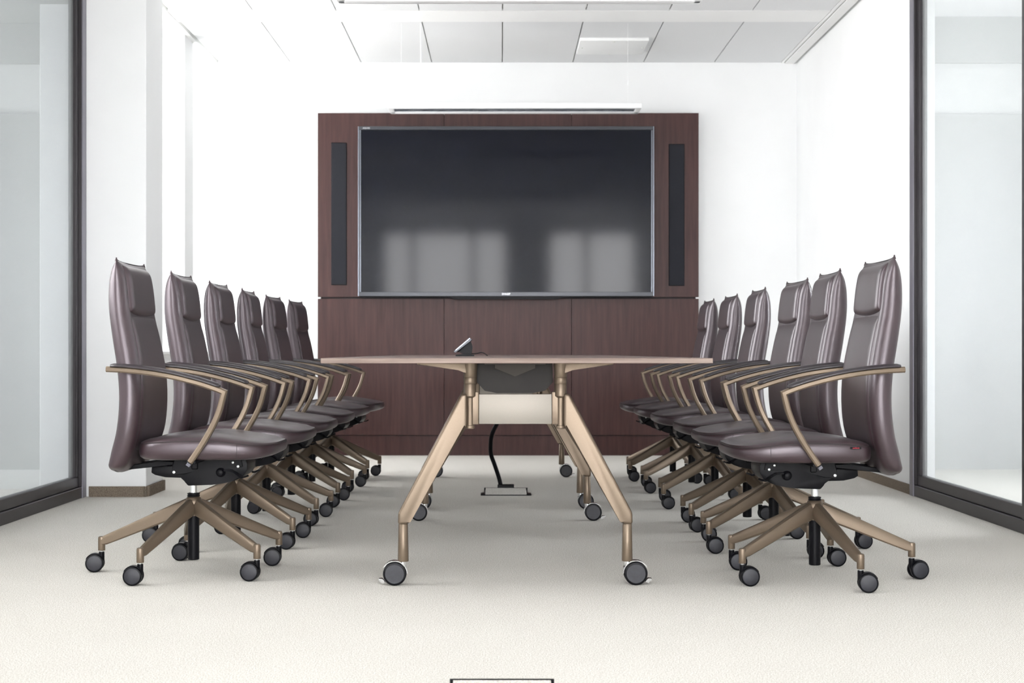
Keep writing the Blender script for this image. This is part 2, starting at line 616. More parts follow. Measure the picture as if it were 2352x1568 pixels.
# skirting of dark carpet strip
b = BM()
box(b, XR - 0.010, XR, 8.40, YB, 0, 0.052)
box(b, XR - 0.010, XR, YF, 6.53, 0, 0.052)
struct('baseboard_right', b, M['carpet_edge'])
b = BM()
prism(b, [(-2.16, 8.262), (-1.875, 8.262), (-1.849, 8.30), (-1.849, 8.69), (-1.862, 8.69), (-1.862, 8.275), (-2.16, 8.275)], 0, 0.055, axis='z')
struct('baseboard_left', b, M['carpet_edge'])
b = BM()
box(b, -2.13, -1.36, YB - 0.010, YB, 0, 0.052)
box(b, 1.46, XR - 0.01, YB - 0.010, YB, 0, 0.052)
struct('baseboard_back', b, M['carpet_edge'])


# glass screens either side
def glass_screen(name, xs, y0, y1, label=None):
    s = 1 if xs > 0 else -1
    bm = BM()
    # outer sill and posts, then inner sash
    box(bm, xs - 0.035, xs + 0.035, y0, y1, 0, 0.058, 0.003, 1)
    box(bm, xs - 0.035, xs + 0.035, y0, y1, CEIL - 0.06, CEIL, 0.003, 1)
    box(bm, xs - 0.035, xs + 0.035, y0, y0 + 0.05, 0.058, CEIL - 0.06, 0.003, 1)
    box(bm, xs - 0.035, xs + 0.035, y1 - 0.075, y1, 0.058, CEIL - 0.06, 0.003, 1)
    box(bm, xs - 0.020, xs + 0.020, y0 + 0.05, y1 - 0.075, 0.058, 0.112, 0.003, 1)
    box(bm, xs - 0.020, xs + 0.020, y0 + 0.05, y1 - 0.075, CEIL - 0.11, CEIL - 0.06, 0.003, 1)
    box(bm, xs - 0.020, xs + 0.020, y1 - 0.13, y1 - 0.075, 0.112, CEIL - 0.11, 0.003, 1)
    # pale aluminium edge towards the room on the far post
    box(bm, xs - s * 0.041, xs - s * 0.034, y1 - 0.072, y1 - 0.004, 0.0, CEIL - 0.002, 0, 1, 1)
    o = struct(name, bm, [M['frame'], M['frame_edge']])
    gb = BM()
    box(gb, xs - 0.005, xs + 0.005, y0 + 0.05, y1 - 0.13, 0.112, CEIL - 0.11)
    obj('window_pane', gb, M['glass'], o, False)
    return o


glass_screen('window_1', -2.215, 6.40, 8.275)
glass_screen('window_2', 2.215, 6.545, 8.385)

# lobby behind the left glass
b = BM()
box(b, -4.7, -2.42, 8.75, 8.87, 0.107, 2.08)
struct('wall_lobby', b, M['grey_wall'])
b = BM()
box(b, -4.7, -2.42, 8.78, 8.87, 2.08, 2.36)
box(b, -4.7, -2.42, 8.74, 8.87, 0.0, 0.107)
struct('wall_lobby_band', b, M['light_band'])
b = BM()
box(b, -4.7, -2.42, 8.75, 8.87, 2.36, CEIL + 0.05)
box(b, -4.7, -2.24, 6.4, 8.75, 2.585, 2.65)
box(b, -4.7, -2.41, 6.28, 6.40, 0, CEIL + 0.05)
struct('wall_lobby_upper', b, M['grey_wall'])
b = BM(); box(b, -4.7, -4.58, 6.40, 8.74, 0, 0.5); box(b, -4.7, -4.58, 6.40, 8.74, 2.3, 2.585)
box(b, -4.7, -4.58, 6.40, 7.0, 0.5, 2.3); box(b, -4.7, -4.58, 8.2, 8.74, 0.5, 2.3)
struct('wall_lobby_side', b, M['grey_wall'])
window_frame('added_window_lobby', 'x', -4.60, 7.0, 8.2, 0.5, 2.3, [7.6])  # window out of view, put in to brighten the lobby behind the glass
# office behind the right glass
b = BM()
box(b, 2.31, 4.7, 10.2, 10.32, 0, 2.30)
struct('wall_office', b, M['grey_wall'])
b = BM()
box(b, 2.31, 4.7, 10.23, 10.32, 2.30, 2.63)
struct('wall_office_band', b, M['light_band'])
b = BM()
box(b, 2.31, 4.7, 10.2, 10.32, 2.63, CEIL + 0.05)
box(b, 2.31, 4.7, 5.0, 5.12, 0, CEIL + 0.05)
struct('wall_office_upper', b, M['grey_wall'])
b = BM(); box(b, 4.58, 4.7, 5.12, 10.2, 0, 0.7); box(b, 4.58, 4.7, 5.12, 10.2, 2.3, CEIL + 0.05)
box(b, 4.58, 4.7, 5.12, 6.8, 0.7, 2.3); box(b, 4.58, 4.7, 8.4, 10.2, 0.7, 2.3)
struct('wall_office_side', b, M['grey_wall'])
window_frame('added_window_office', 'x', 4.60, 6.8, 8.4, 0.7, 2.3, [7.6])  # added window out of view, gives the office its light

# ------------------------------------------------------------------ wooden media wall
PX0, PX1, PY = -1.342, 1.452, 11.56
SEAMS = [PX0, -0.415, 0.520, PX1]
t = thing('media_wall', 'dark brown wood-veneered media wall carrying the television, against the white back wall', 'wall panel', ((PX0 + PX1) / 2, PY, 0))
off = Vector((-(PX0 + PX1) / 2, -PY, 0))


def rel(bm):
    bmesh.ops.translate(bm, verts=bm.verts[:], vec=off)
    return bm


b = BM(); box(b, PX0 + 0.02, PX1 - 0.02, PY + 0.03, YB, 0.0, 2.50)
obj('backing_frame', rel(b), M['piping'], t, False)
for i in range(3):
    b = BM(); box(b, SEAMS[i] + (0.0015 if i else 0), SEAMS[i + 1] - (0.0015 if i < 2 else 0), PY, PY + 0.03, 1.162, 2.512, 0.001, 1)
    obj('upper_panel', rel(b), M['wood'], t, False)
    b = BM(); box(b, SEAMS[i] + (0.0015 if i else 0), SEAMS[i + 1] - (0.0015 if i < 2 else 0), PY, PY + 0.03, 0.150, 1.150, 0.001, 1)
    obj('lower_panel', rel(b), M['wood'], t, False)
b = BM(); box(b, PX0 + 0.004, PX1 - 0.004, PY + 0.014, PY + 0.03, 0.0, 0.146)
obj('plinth', rel(b), M['wood'], t, False)
b = BM()
box(b, PX0 - 0.004, PX0 + 0.020, PY - 0.002, PY + 0.028, 1.151, 1.161)
box(b, PX1 - 0.020, PX1 + 0.004, PY - 0.002, PY + 0.028, 1.151, 1.161)
obj('gap_end_block', rel(b), M['hatch'], t, False)

# slim wall speakers
for (x0, x1, z0, z1, which) in ((-1.243, -1.128, 1.250, 2.294, 'left'), (1.232, 1.348, 1.244, 2.284, 'right')):
    s = thing('wall_speaker', 'tall slim black wall speaker set in the wood panel, %s of the television' % which, 'speaker',
              ((x0 + x1) / 2, PY, z0), group='slim speakers beside the television')
    b = BM(); box(b, -(x1 - x0) / 2, (x1 - x0) / 2, -0.006, 0.0, 0, z1 - z0, 0.002, 1)
    obj('housing', b, M['black'], s, False)
    b = BM(); box(b, -(x1 - x0) / 2 + 0.004, (x1 - x0) / 2 - 0.004, -0.010, -0.006, 0.004, z1 - z0 - 0.004, 0.002, 2)
    obj('grille', b, M['grille'], s, False)

# television
TX0, TX1, TZ0, TZ1, TY = -1.035, 1.113, 1.165, 2.400, 11.46
tv = thing('television', 'large flat black television on the dark wood media wall, window reflections on its screen', 'television', ((TX0 + TX1) / 2, TY, TZ0))
hw, hh = (TX1 - TX0) / 2, TZ1 - TZ0
b = BM(); box(b, -hw, hw, 0.006, 0.045, 0.0, hh, 0.004, 2)
obj('back_housing', b, M['black'], tv)
b = BM(); box(b, -hw * 0.6, hw * 0.6, 0.045, 0.099, 0.2, hh - 0.2, 0.006, 2)
obj('wall_mount', b, M['black'], tv)
b = BM(); box(b, -hw + 0.016, hw - 0.016, 0.003, 0.008, 0.030, hh - 0.024)
obj('screen', b, M['screen'], tv, False)
b = BM()
box(b, -hw, hw, -0.003, 0.012, hh - 0.026, hh, 0.002, 1)
box(b, -hw, hw, -0.003, 0.012, 0.0, 0.031, 0.002, 1)
box(b, -hw, -hw + 0.018, -0.002, 0.012, 0.031, hh - 0.026, 0.001, 1)
box(b, hw - 0.018, hw, -0.002, 0.012, 0.031, hh - 0.026, 0.001, 1)
box(b, -hw - 0.003, -hw + 0.004, -0.004, 0.03, 0.0, hh, 0.001, 1, 1)
box(b, hw - 0.004, hw + 0.003, -0.004, 0.03, 0.0, hh, 0.001, 1, 1)
box(b, -hw + 0.014, -hw + 0.018, -0.003, 0.005, 0.031, hh - 0.026, 0.0, 1, 1)
box(b, hw - 0.018, hw - 0.014, -0.003, 0.005, 0.031, hh - 0.026, 0.0, 1, 1)
obj('bezel', b, [M['bezel'], M['bezel_side']], tv, False)
b = BM()
prism(b, [(-0.44, 0.0), (-0.37, -0.022), (0.37, -0.022), (0.44, 0.0)], 0.004, 0.05)
box(b, -hw + 0.01, hw - 0.01, 0.008, 0.04, -0.006, 0.0)
obj('speaker_bar', b, M['black'], tv, False)
text_mesh('logo', 'SHARP', 0.021, M['silver'], tv, (-0.0, -0.0034, 0.015), (PI / 2, 0, 0))
text_mesh('logo_small', 'AQUOS', 0.015, M['silver'], tv, (-hw + 0.058, -0.0034, hh - 0.014), (PI / 2, 0, 0))


# ------------------------------------------------------------------ pendant lamps
def pendant(label, xc, y0, y1, zb):
    w = 0.817
    yc = (y0 + y1) / 2
    p = thing('pendant_light', label, 'ceiling light', (xc, yc, zb), group='long white pendant lights')
    d = (y1 - y0) / 2
    b = BM()
    # frame around the louvre, sloping ends
    box(b, -w, w, -d, -d + 0.035, 0.0, 0.034, 0.004, 2)
    box(b, -w + 0.004, w - 0.004, d - 0.06, d, 0.0, 0.034, 0.004, 2)
    box(b, -w, -w + 0.035, -d + 0.02, d - 0.02, 0.0, 0.034, 0.004, 2)
    box(b, w - 0.035, w, -d + 0.02, d - 0.02, 0.0, 0.034, 0.004, 2)
    box(b, -w + 0.03, w - 0.03, -d + 0.02, d - 0.02, 0.024, 0.034)
    obj('housing', b, M['lamp'], p)
    b = BM(); box(b, -w + 0.17, w - 0.17, -d + 0.05, d - 0.05, 0.034, 0.044, 0.003, 2)
    obj('top_cover', b, M['lamp'], p)
    b = BM()
    n = 56
    for i in range(n):
        x = -w + 0.04 + (2 * w - 0.08) * i / (n - 1)
        box(b, x - 0.001, x + 0.001, -d + 0.022, d - 0.022, 0.006, 0.022)
    for yy in (-d / 3, d / 3):
        box(b, -w + 0.035, w - 0.035, yy - 0.002, yy + 0.002, 0.004, 0.022)
    box(b, -w + 0.035, w - 0.035, -d + 0.022, d - 0.022, 0.021, 0.0235)
    obj('louvre', b, M['louvre'], p, False)
    H = CEIL - zb
    for xx in (-0.738, 0.738):
        b = BM()
        tube(b, [(xx, 0, 0.03), (xx, 0, H)], 0.0009, 6)
        lathe(b, [(0.0045, 0.17), (0.0045, 0.20)], 10, (xx, 0, 0))
        obj('suspension_wire', b, M['lamp'], p)
    b = BM()
    tube(b, smooth_path([(-0.617, 0, 0.04), (-0.609, 0, 0.12), (-0.610, 0, 0.35), (-0.612, 0, H)]), 0.003, 8)
    obj('power_cord', b, M['lamp'], p)
    return p


pendant('long white pendant light hanging before the television panel', 0.090, 10.14, 10.39, 2.328)
pendant('second long white pendant light, cut off by the top edge of the view', 0.084, 6.86, 7.11, 2.328)

# ceiling access panel
h = thing('access_panel', 'square white access panel screwed to the ceiling tiles right of the pendant', 'ceiling panel', (0.775, 10.98, CEIL))
b = BM()
box(b, -0.235, 0.235, -0.25, 0.25, -0.022, 0.0, 0.005, 2)
obj('cover', b, M['hatch'], h)
for (x, y) in ((-0.21, 0), (0.21, 0), (0, -0.225), (0, 0.225)):
    b = BM(); lathe(b, [(0.006, -0.026), (0.008, -0.022)], 10, (x, y, 0))
    obj('screw', b, M['shadow'], h)

# ------------------------------------------------------------------ floor boxes and cable
def floor_box(label, x, y0, outlet=True):
    f = thing('floor_box', label, 'floor socket', (x, y0, 0), group='floor socket boxes in the carpet')
    b = BM()
    W, D = 0.134, 0.262
    box(b, -W + 0.012, W - 0.012, 0, 0.006, 0, 0.005)
    box(b, -W, -W + 0.022, 0.0, 0.10, 0, 0.007, 0.001, 1)
    box(b, W - 0.022, W, 0.0, 0.10, 0, 0.007, 0.001, 1)
    box(b, -W + 0.016, W - 0.016, D - 0.012, D, 0, 0.020)
    box(b, -W + 0.018, -W + 0.024, 0, D, 0, 0.008)
    box(b, W - 0.024, W - 0.018, 0, D, 0, 0.008)
    obj('frame', b, M['black'], f, False)
    b = BM()
    prism(b, [(0.005, 0.001), (0.005, 0.006), (D - 0.012, 0.019), (D - 0.012, 0.001)], -W + 0.024, W - 0.024, axis='x')
    obj('carpeted_lid', b, M['carpet'], f, False)
    if not outlet:
        return f
    b = BM(); box(b, -0.045, 0.045, D - 0.01, D + 0.045, 0, 0.036, 0.003, 1)
    obj('cable_outlet', b, M['black'], f)
    return f


floor_box('floor socket box with carpeted lid under the tables, cable rising from it', 0.028, 8.34)
floor_box('floor socket box at the bottom edge of the view, mostly cut off', 0.003, 3.31, False)
b = BM()
tube(b, smooth_path([(0.0, 8.625, 0.033), (-0.012, 8.62, 0.08), (-0.035, 8.60, 0.15), (-0.052, 8.58, 0.20), (-0.055, 8.56, 0.25), (-0.048, 8.53, 0.31),
                     (-0.022, 8.50, 0.37), (0.03, 8.47, 0.46), (0.06, 8.45, 0.56), (0.062, 8.44, 0.622)], 8), 0.0115, 12)
o = obj('cable_hose', b, M['black'])
tag(o, 'thick black cable hose rising from the floor box to the underside of the far table', 'cable')


# ------------------------------------------------------------------ tables
def table(label, xc, y0, y1, yl0, yl1, rot, half, zt=0.741):
    yc = (y0 + y1) / 2
    t = thing('conference_table', label, 'table', (xc, yc, 0), rot, 'folding conference tables pushed end to end')
    hl = (y1 - y0) / 2
    TH = 0.0165
    b = BM()
    box(b, -0.608, 0.608, -hl, hl, zt - TH, zt, 0.0012, 1)
    for f in b.faces:
        if abs(f.normal.z) < 0.5:
            f.material_index = 1
    obj('tabletop', b, [M['tabletop'], M['edge']], t, False)
    zu = zt - TH
    b = BM()
    ya, yb = yl0 - yc, yl1 - yc
    # dark cable tray along the middle
    prism(b, [(-0.124, zu), (-0.126, 0.66), (-0.100, 0.632), (-0.06, 0.624), (0.06, 0.624), (0.100, 0.632), (0.126, 0.66), (0.124, zu)], ya + 0.06, yb - 0.06)
    obj('cable_tray', b, M['tray'], t, False)
    b = BM()
    prism(b, [(-0.066, zu), (-0.066, zu - 0.018), (0, zu - 0.045), (0.066, zu - 0.018), (0.066, zu)], ya + 0.03, ya + 0.035)
    box(b, -0.10, 0.10, ya + 0.02, ya + 0.055, zu - 0.006, zu)
    obj('latch_plate', b, M['tray_plate'], t, False)
    for yl, sgn in ((ya, -1), (yb, 1)):
        for sx in (-1, 1):
            # leg: sloping blade, elbow, lower tube
            b = BM()
            poly = [(0.1575, 0.626), (0.178, 0.622), (half + 0.016, 0.236), (half + 0.0165, 0.199), (half - 0.0155, 0.199), (half - 0.0155, 0.209), (0.1575, 0.519)]
            prism(b, [(sx * x, z) for x, z in poly], yl - 0.022, yl + 0.022, 0.009, 3)
            lathe(b, [(0.0148, 0.200), (0.0152, 0.197), (0.0155, 0.1965), (0.0178, 0.079), (0.017, 0.077)], 24, (sx * half, yl, 0))
            obj('leg', b, M['brass'], t)
            # post with bracket arm
            b = BM()
            px = sx * 0.148
            lathe(b, [(0.0110, 0.509), (0.0155, 0.511), (0.0160, 0.515), (0.0155, 0.519), (0.0125, 0.520), (0.0125, 0.61), (0.020, 0.616), (0.0205, 0.655), (0.0198, 0.6565), (0.0205, 0.658),
                      (0.0205, 0.676), (0.0198, 0.6775), (0.0205, 0.679), (0.021, 0.70), (0.024, zu)], 24, (px, yl, 0))
            pr = [(sx * 0.155, zu), (sx * 0.155, zu - 0.040), (sx * 0.168, zu - 0.028), (sx * 0.185, zu - 0.021), (sx * 0.318, zu - 0.007), (sx * 0.322, zu)]
            prism(b, pr, yl - 0.016, yl + 0.016, 0.003, 2)
            prism(b, [(yl, zu), (yl, zu - 0.040), (yl - sgn * 0.03, zu - 0.024), (yl - sgn * 0.17, zu - 0.008), (yl - sgn * 0.17, zu)], px - 0.013, px + 0.013, 0.003, 2, axis='x')
            # plate between post and cross beam
            box(b, min(px, sx * 0.119), max(px, sx * 0.119), yl - 0.008, yl + 0.008, 0.523, 0.630, 0.004, 2)
            obj('post', b, M['brass'], t)
            # caster
            cs = table_caster(t, (sx * half, yl, 0), sx)
        b = BM(); box(b, -0.1185, 0.1185, yl - 0.018, yl + 0.018, 0.5255, 0.6225, 0.0015, 2)
        obj('cross_beam', b, M['lit_brass'], t)
    return t


def table_caster(parent, loc, sx):
    x, y, z = loc
    b = BM()
    lathe(b, [(0.011, 0.079), (0.011, 0.068), (0.0085, 0.05)], 16, (x, y, 0))
    cx = x + sx * 0.027
    # chrome fork hood arching over the wheels
    pts = []
    ro, ri = 0.0425, 0.0395
    a0, a1 = (math.radians(0), math.radians(150)) if sx < 0 else (math.radians(30), math.radians(180))
    n = 14
    outer = [(cx + ro * math.cos(a0 + (a1 - a0) * i / n), 0.0385 + ro * math.sin(a0 + (a1 - a0) * i / n)) for i in range(n + 1)]
    inner = [(cx + ri * math.cos(a0 + (a1 - a0) * i / n), 0.0385 + ri * math.sin(a0 + (a1 - a0) * i / n)) for i in range(n, -1, -1)]
    prism(b, [(px, min(pz, 0.080)) for px, pz in outer + inner], y - 0.017, y + 0.017)
    # web between the wheels
    prism(b, [(cx + 0.030 * math.cos(2 * PI * i / 20), 0.0395 + 0.030 * math.sin(2 * PI * i / 20)) for i in range(20)], y - 0.004, y + 0.004)
    c = obj('caster', b, M['chrome'], parent)
    for s in (-1, 1):
        b = BM()
        yy = y + s * 0.0145
        lathe(b, [(0.031, -0.0095), (0.036, -0.0085), (0.038, -0.006), (0.038, 0.006), (0.036, 0.0085), (0.031, 0.0095)], 40, (cx, yy, 0.038), 'y', 0)
        lathe(b, [(0.005, -0.0102), (0.0305, -0.0102), (0.0315, -0.0092), (0.0315, 0.0092), (0.0305, 0.0102), (0.005, 0.0102)], 40, (cx, yy, 0.038), 'y', 1)
        obj('wheel', b, [M['black'], M['disc']], c)
    b = BM()
    prism(b, [(cx + sx * 0.030, 0.010), (cx + sx * 0.037, 0.0065), (cx + sx * 0.043, 0.0055), (cx + sx * 0.052, 0.016), (cx + sx * 0.053, 0.021), (cx + sx * 0.041, 0.022), (cx + sx * 0.037, 0.018)],
          y - 0.012, y + 0.012, 0.001, 1)
    obj('brake_lever', b, M['chrome'], c)
    return c


table('wood-topped folding conference table nearest the viewer, its window-lit cross beam facing forward', 0.036, 4.885, 7.370, 5.15, 7.11, 0.012, 0.366)
table('second folding conference table, butted behind the first and nearer the television', 0.012, 7.374, 9.86, 7.64, 9.58, 0.008, 0.366)

# touch panel on a stand, on the near table
tp = thing('touch_panel', 'small tilted touch control panel on a black stand on the table top', 'control panel', (-0.163, 7.05, 0.741))
S = 1 / 513.0 / 19.6     # photo crop pixels to metres
def q(px, py):
    return ((px - 900) * S, (1062 - py) * S)
b = BM(); prism(b, [q(520, 1000), q(830, 965), q(1230, 965), q(1350, 1010), q(1350, 1060), q(520, 1060)], -0.035, 0.035, 0.001, 1)
obj('base', b, M['black'], tp)
b = BM(); prism(b, [q(560, 880), q(1160, 400), q(1190, 400), q(1245, 520), q(1270, 640), q(1260, 780), q(1225, 880), q(1240, 970), q(850, 970), q(780, 910), q(700, 870), q(620, 858)], -0.028, 0.028, 0.001, 1)
obj('stand', b, M['black'], tp)
b = BM(); prism(b, [q(470, 890), q(430, 840), q(1160, 240), q(1250, 320), q(1220, 370), q(540, 900)], -0.055, 0.055, 0.001, 1)
obj('screen_housing', b, M['bezel'], tp)
b = BM(); prism(b, [q(500, 785), q(1150, 235), q(1185, 275), q(545, 820)], -0.056, 0.050, 0.0005, 1)
obj('screen_edge', b, M['bezel_side'], tp)
b = BM()
cp = [(1220, 930), (1350, 950), (1500, 930), (1660, 895), (1800, 930), (1900, 1010), (1960, 1045)]
tube(b, smooth_path([(q(*p)[0], 0, max(q(*p)[1], 0.003)) for p in cp]), 0.0022, 8)
obj('cable', b, M['black'], tp)


# ------------------------------------------------------------------ the conference chair
def interp(tab, z):
    """smooth cubic through a table of (height, value)"""
    n = len(tab)
    if z <= tab[0][0]:
        return tab[0][1]
    if z >= tab[-1][0]:
        return tab[-1][1]

    def slope(i):
        a, c = tab[max(i - 1, 0)], tab[min(i + 1, n - 1)]
        return (c[1] - a[1]) / (c[0] - a[0])
    for i in range(n - 1):
        (a, va), (c, vc) = tab[i], tab[i + 1]
        if z <= c:
            h = c - a
            t = (z - a) / h
            m0, m1 = slope(i) * h, slope(i + 1) * h
            return (2 * t ** 3 - 3 * t * t + 1) * va + (t ** 3 - 2 * t * t + t) * m0 + (3 * t * t - 2 * t ** 3) * vc + (t ** 3 - t * t) * m1
    return tab[-1][1]


# backrest silhouette: height -> rear x, front x, half width
XB = [(0.350, -0.256), (0.42, -0.241), (0.50, -0.220), (0.60, -0.211), (0.70, -0.218), (0.80, -0.235), (0.90, -0.249), (0.98, -0.250), (1.06, -0.240)]
XF = [(0.350, -0.200), (0.42, -0.168), (0.50, -0.146), (0.60, -0.138), (0.70, -0.143), (0.80, -0.160), (0.90, -0.180), (0.98, -0.189), (1.06, -0.203)]
WD = [(0.350, 0.222), (0.50, 0.241), (0.65, 0.240), (0.80, 0.229), (0.92, 0.220), (1.06, 0.216)]
ZTOP, ZBOT = 1.060, 0.352


RS = 0.042


def side_round(y, w):
    k = (y - (w - RS)) / RS
    return 1.0 if k <= 0 else max(0.0, 1 - k * k) ** 0.5


def wrap(u):
    return 0.005 * abs(u) ** 2.5


def front_x(yv, z):
    w = interp(WD, z)
    u = max(-1, min(1, yv / w))
    xb, xf = interp(XB, z), interp(XF, z)
    xm, t = (xb + xf) / 2, (xf - xb) / 2
    e = side_round(abs(u) * w, w)
    if z > ZTOP - 0.045:
        e *= max(0.0, 1 - ((z - (ZTOP - 0.045)) / 0.045) ** 2) ** 0.5
    return xm + t * e + wrap(u)


def backrest_bm():
    b = BM()
    NU = 26
    fl = 1 - RS / 0.228
    ends = [fl + (1 - fl) * math.sin(PI / 2 * i / 9) for i in range(10)]
    us = [-e_ for e_ in reversed(ends)] + [fl * (-1 + 2 * i / 12) for i in range(1, 12)] + ends
    zs = []
    n = 60
    for i in range(n + 1):
        s = i / n
        s = 0.5 - 0.5 * math.cos(PI * s)
        s = 0.55 * s + 0.45 * i / n
        zs.append(ZBOT + (ZTOP - ZBOT) * s)
    rings = []
    for z in zs:
        w = interp(WD, z)
        xb, xf = interp(XB, z), interp(XF, z)
        xm, t = (xb + xf) / 2, (xf - xb) / 2
        e2 = 1.0
        if z > ZTOP - 0.045:
            e2 = max(0.02, 1 - ((z - (ZTOP - 0.045)) / 0.045) ** 2) ** 0.5
        if z < ZBOT + 0.03:
            e2 = max(0.03, 1 - ((ZBOT + 0.03 - z) / 0.03) ** 2) ** 0.5
            w *= 0.93 + 0.07 * e2
        ring_f, ring_b = [], []
        for u in us:
            e = side_round(abs(u) * w, w)
            lift = 0.0
            if z > ZTOP - 0.06:
                k = (z - (ZTOP - 0.06)) / 0.06
                lift = 0.007 * k * abs(u) ** 4
                # corner pinch: thickness dies away towards the tips
                e *= 1 - 0.30 * k * abs(u) ** 6
            ww = w * (1.0 - (0.05 * max(0, (z - (ZTOP - 0.03)) / 0.03) ** 2 * abs(u) ** 2))
            zz = z + lift
            if z < ZBOT + 0.06:
                k = (ZBOT + 0.06 - z) / 0.06
                zz += 0.020 * k * abs(u) ** 4
            ring_f.append(Vector((xm + t * e * e2 + wrap(u), u * ww, zz)))
            ring_b.append(Vector((xm - t * e * e2 + wrap(u), u * ww, zz)))
        rings.append(ring_f + ring_b[-2:0:-1])
    loft(b, rings)
    # knotted seam tips on the top corners and the seam line across the top
    for s in (-1, 1):
        w = interp(WD, ZTOP) * 0.95
        lathe(b, [(0.0060, ZTOP + 0.001), (0.0036, ZTOP + 0.0085), (0.0026, ZTOP + 0.0105), (0.0026, ZTOP + 0.0135), (0.001, ZTOP + 0.0142)], 8, (-0.2225 + wrap(1), s * (w - 0.003), 0))
    pts = []
    for i in range(13):
        u = -1 + 2 * i / 12
        pts.append(Vector((-0.2225 + wrap(u), u * interp(WD, ZTOP) * 0.93, ZTOP + 0.0025 + 0.005 * abs(u) ** 4)))
    tube(b, pts, 0.0022, 6, 1, Vector((0, 0, 1)))
    return b


def pad_bm(zlo, zhi, hwid, rise, smile):
    b = BM()
    NU, NV = 18, 22
    F, R = [], []
    for j in range(NV + 1):
        v = -math.cos(PI * j / NV)
        rf, rr = [], []
        for i in range(NU + 1):
            u = -math.cos(PI * i / NU)
            y = u * hwid(zlo + (zhi - zlo) * (v + 1) / 2)
            z = zlo + (zhi - zlo) * (v + 1) / 2
            z -= smile * (1 - u * u) * (1 - (v + 1) / 2)
            e = (max(0, 1 - abs(u) ** 14) * max(0, 1 - abs(v) ** 9)) ** 0.5
            x = front_x(y, min(z, ZTOP - 0.012))
            rf.append(Vector((x - 0.006 + (rise + 0.006) * e, y, z)))
            rr.append(Vector((x - 0.018, y, z)))
        F.append(rf)
        R.append(rr)
    rings = [f + list(reversed(r)) for f, r in zip(F, R)]
    loft(b, rings)
    return b


def seat_plan(th):
    """outline point of the seat: x forward"""
    c, s = math.cos(th), math.sin(th)
    if c >= 0:
        n = 3.3
        a = 0.236
    else:
        n = 5.0
        a = 0.235
    x = 0.078 + a * (abs(c) ** (2 / n)) * (1 if c >= 0 else -1)
    y = 0.250 * (abs(s) ** (2 / n)) * (1 if s >= 0 else -1)
    return x, y


SEAMZ = [(-0.16, 0.452), (-0.06, 0.462), (0.055, 0.466), (0.112, 0.465), (0.188, 0.457), (0.27, 0.449), (0.32, 0.452)]


def seat_bottom(x):
    return 0.402 + (0.015 * max(0, (x - 0.20) / 0.115) ** 2)


def seat_bm():
    b = BM()
    n = 64
    levels = [(0.80, 'b', 0.0), (0.90, 'b', 0.0), (0.95, 'b', 0.003), (0.985, 'f', 0.18), (0.998, 'f', 0.4), (1.0, 'f', 0.6), (0.998, 'f', 0.8), (0.990, 'f', 0.94), (0.980, 's', 0.0),
              (0.972, 's', 0.0045), (0.94, 's', 0.011), (0.86, 's', 0.018), (0.70, 's', 0.0225), (0.45, 's', 0.024), (0.2, 's', 0.024)]
    rings = []
    for sc_, kind, k in levels:
        ring = []
        for i in range(n):
            x, y = seat_plan(2 * PI * i / n)
            xx, yy = 0.078 + (x - 0.078) * sc_, y * sc_
            zb, zs = seat_bottom(x), interp(SEAMZ, x)
            if kind == 'b':
                z = seat_bottom(xx) + k
            elif kind == 'f':
                z = zb + (zs - zb) * k
            else:
                crown = -0.006 * max(0, (xx - 0.2) / 0.12) ** 2 - 0.004 * (1 - abs(yy) / 0.25)
                zs2 = zs * sc_ + (1 - sc_) * interp(SEAMZ, xx) if sc_ < 0.97 else zs
                z = zs2 + k + (crown if sc_ < 0.95 else 0)
            ring.append(Vector((xx, yy, z)))
        rings.append(ring)
    loft(b, rings)
    return b


def seat_piping_bm():
    b = BM()
    n = 64
    pts = []
    for i in range(n + 1):
        x, y = seat_plan(2 * PI * i / n)
        pts.append(Vector((0.078 + (x - 0.078) * 0.983, y * 0.983, interp(SEAMZ, x))))
    tube(b, pts, 0.0016, 6, 0, Vector((0, 0, 1)))
    # vertical side seams
    for s in (-1, 1):
        best = min(range(n * 4), key=lambda i: abs(seat_plan(2 * PI * i / (n * 4))[0] - 0.19) + (0 if seat_plan(2 * PI * i / (n * 4))[1] * s > 0 else 9))
        x, y = seat_plan(2 * PI * best / (n * 4))
        zb, zs = seat_bottom(x), interp(SEAMZ, x)
        p = []
        for k, f in ((0.1, 0.976), (0.25, 0.9895), (0.45, 0.998), (0.7, 0.9985), (0.9, 0.992), (1.0, 0.982)):
            p.append(Vector((0.078 + (x - 0.078) * f, y * f, zb + (zs - zb) * k)))
        tube(b, p, 0.0009, 6, 0)
    return b


def arm_path(sy):
    pts = [(-0.232, 0.7035), (-0.167, 0.7005), (-0.090, 0.6925), (-0.015, 0.680), (0.062, 0.661), (0.115, 0.6445), (0.153, 0.630)]
    out = []
    for x, z in pts:
        k = max(0, min(1, (-x - 0.05) / 0.18))
        out.append((x, sy * (0.287 - 0.020 * k), z))
    return out


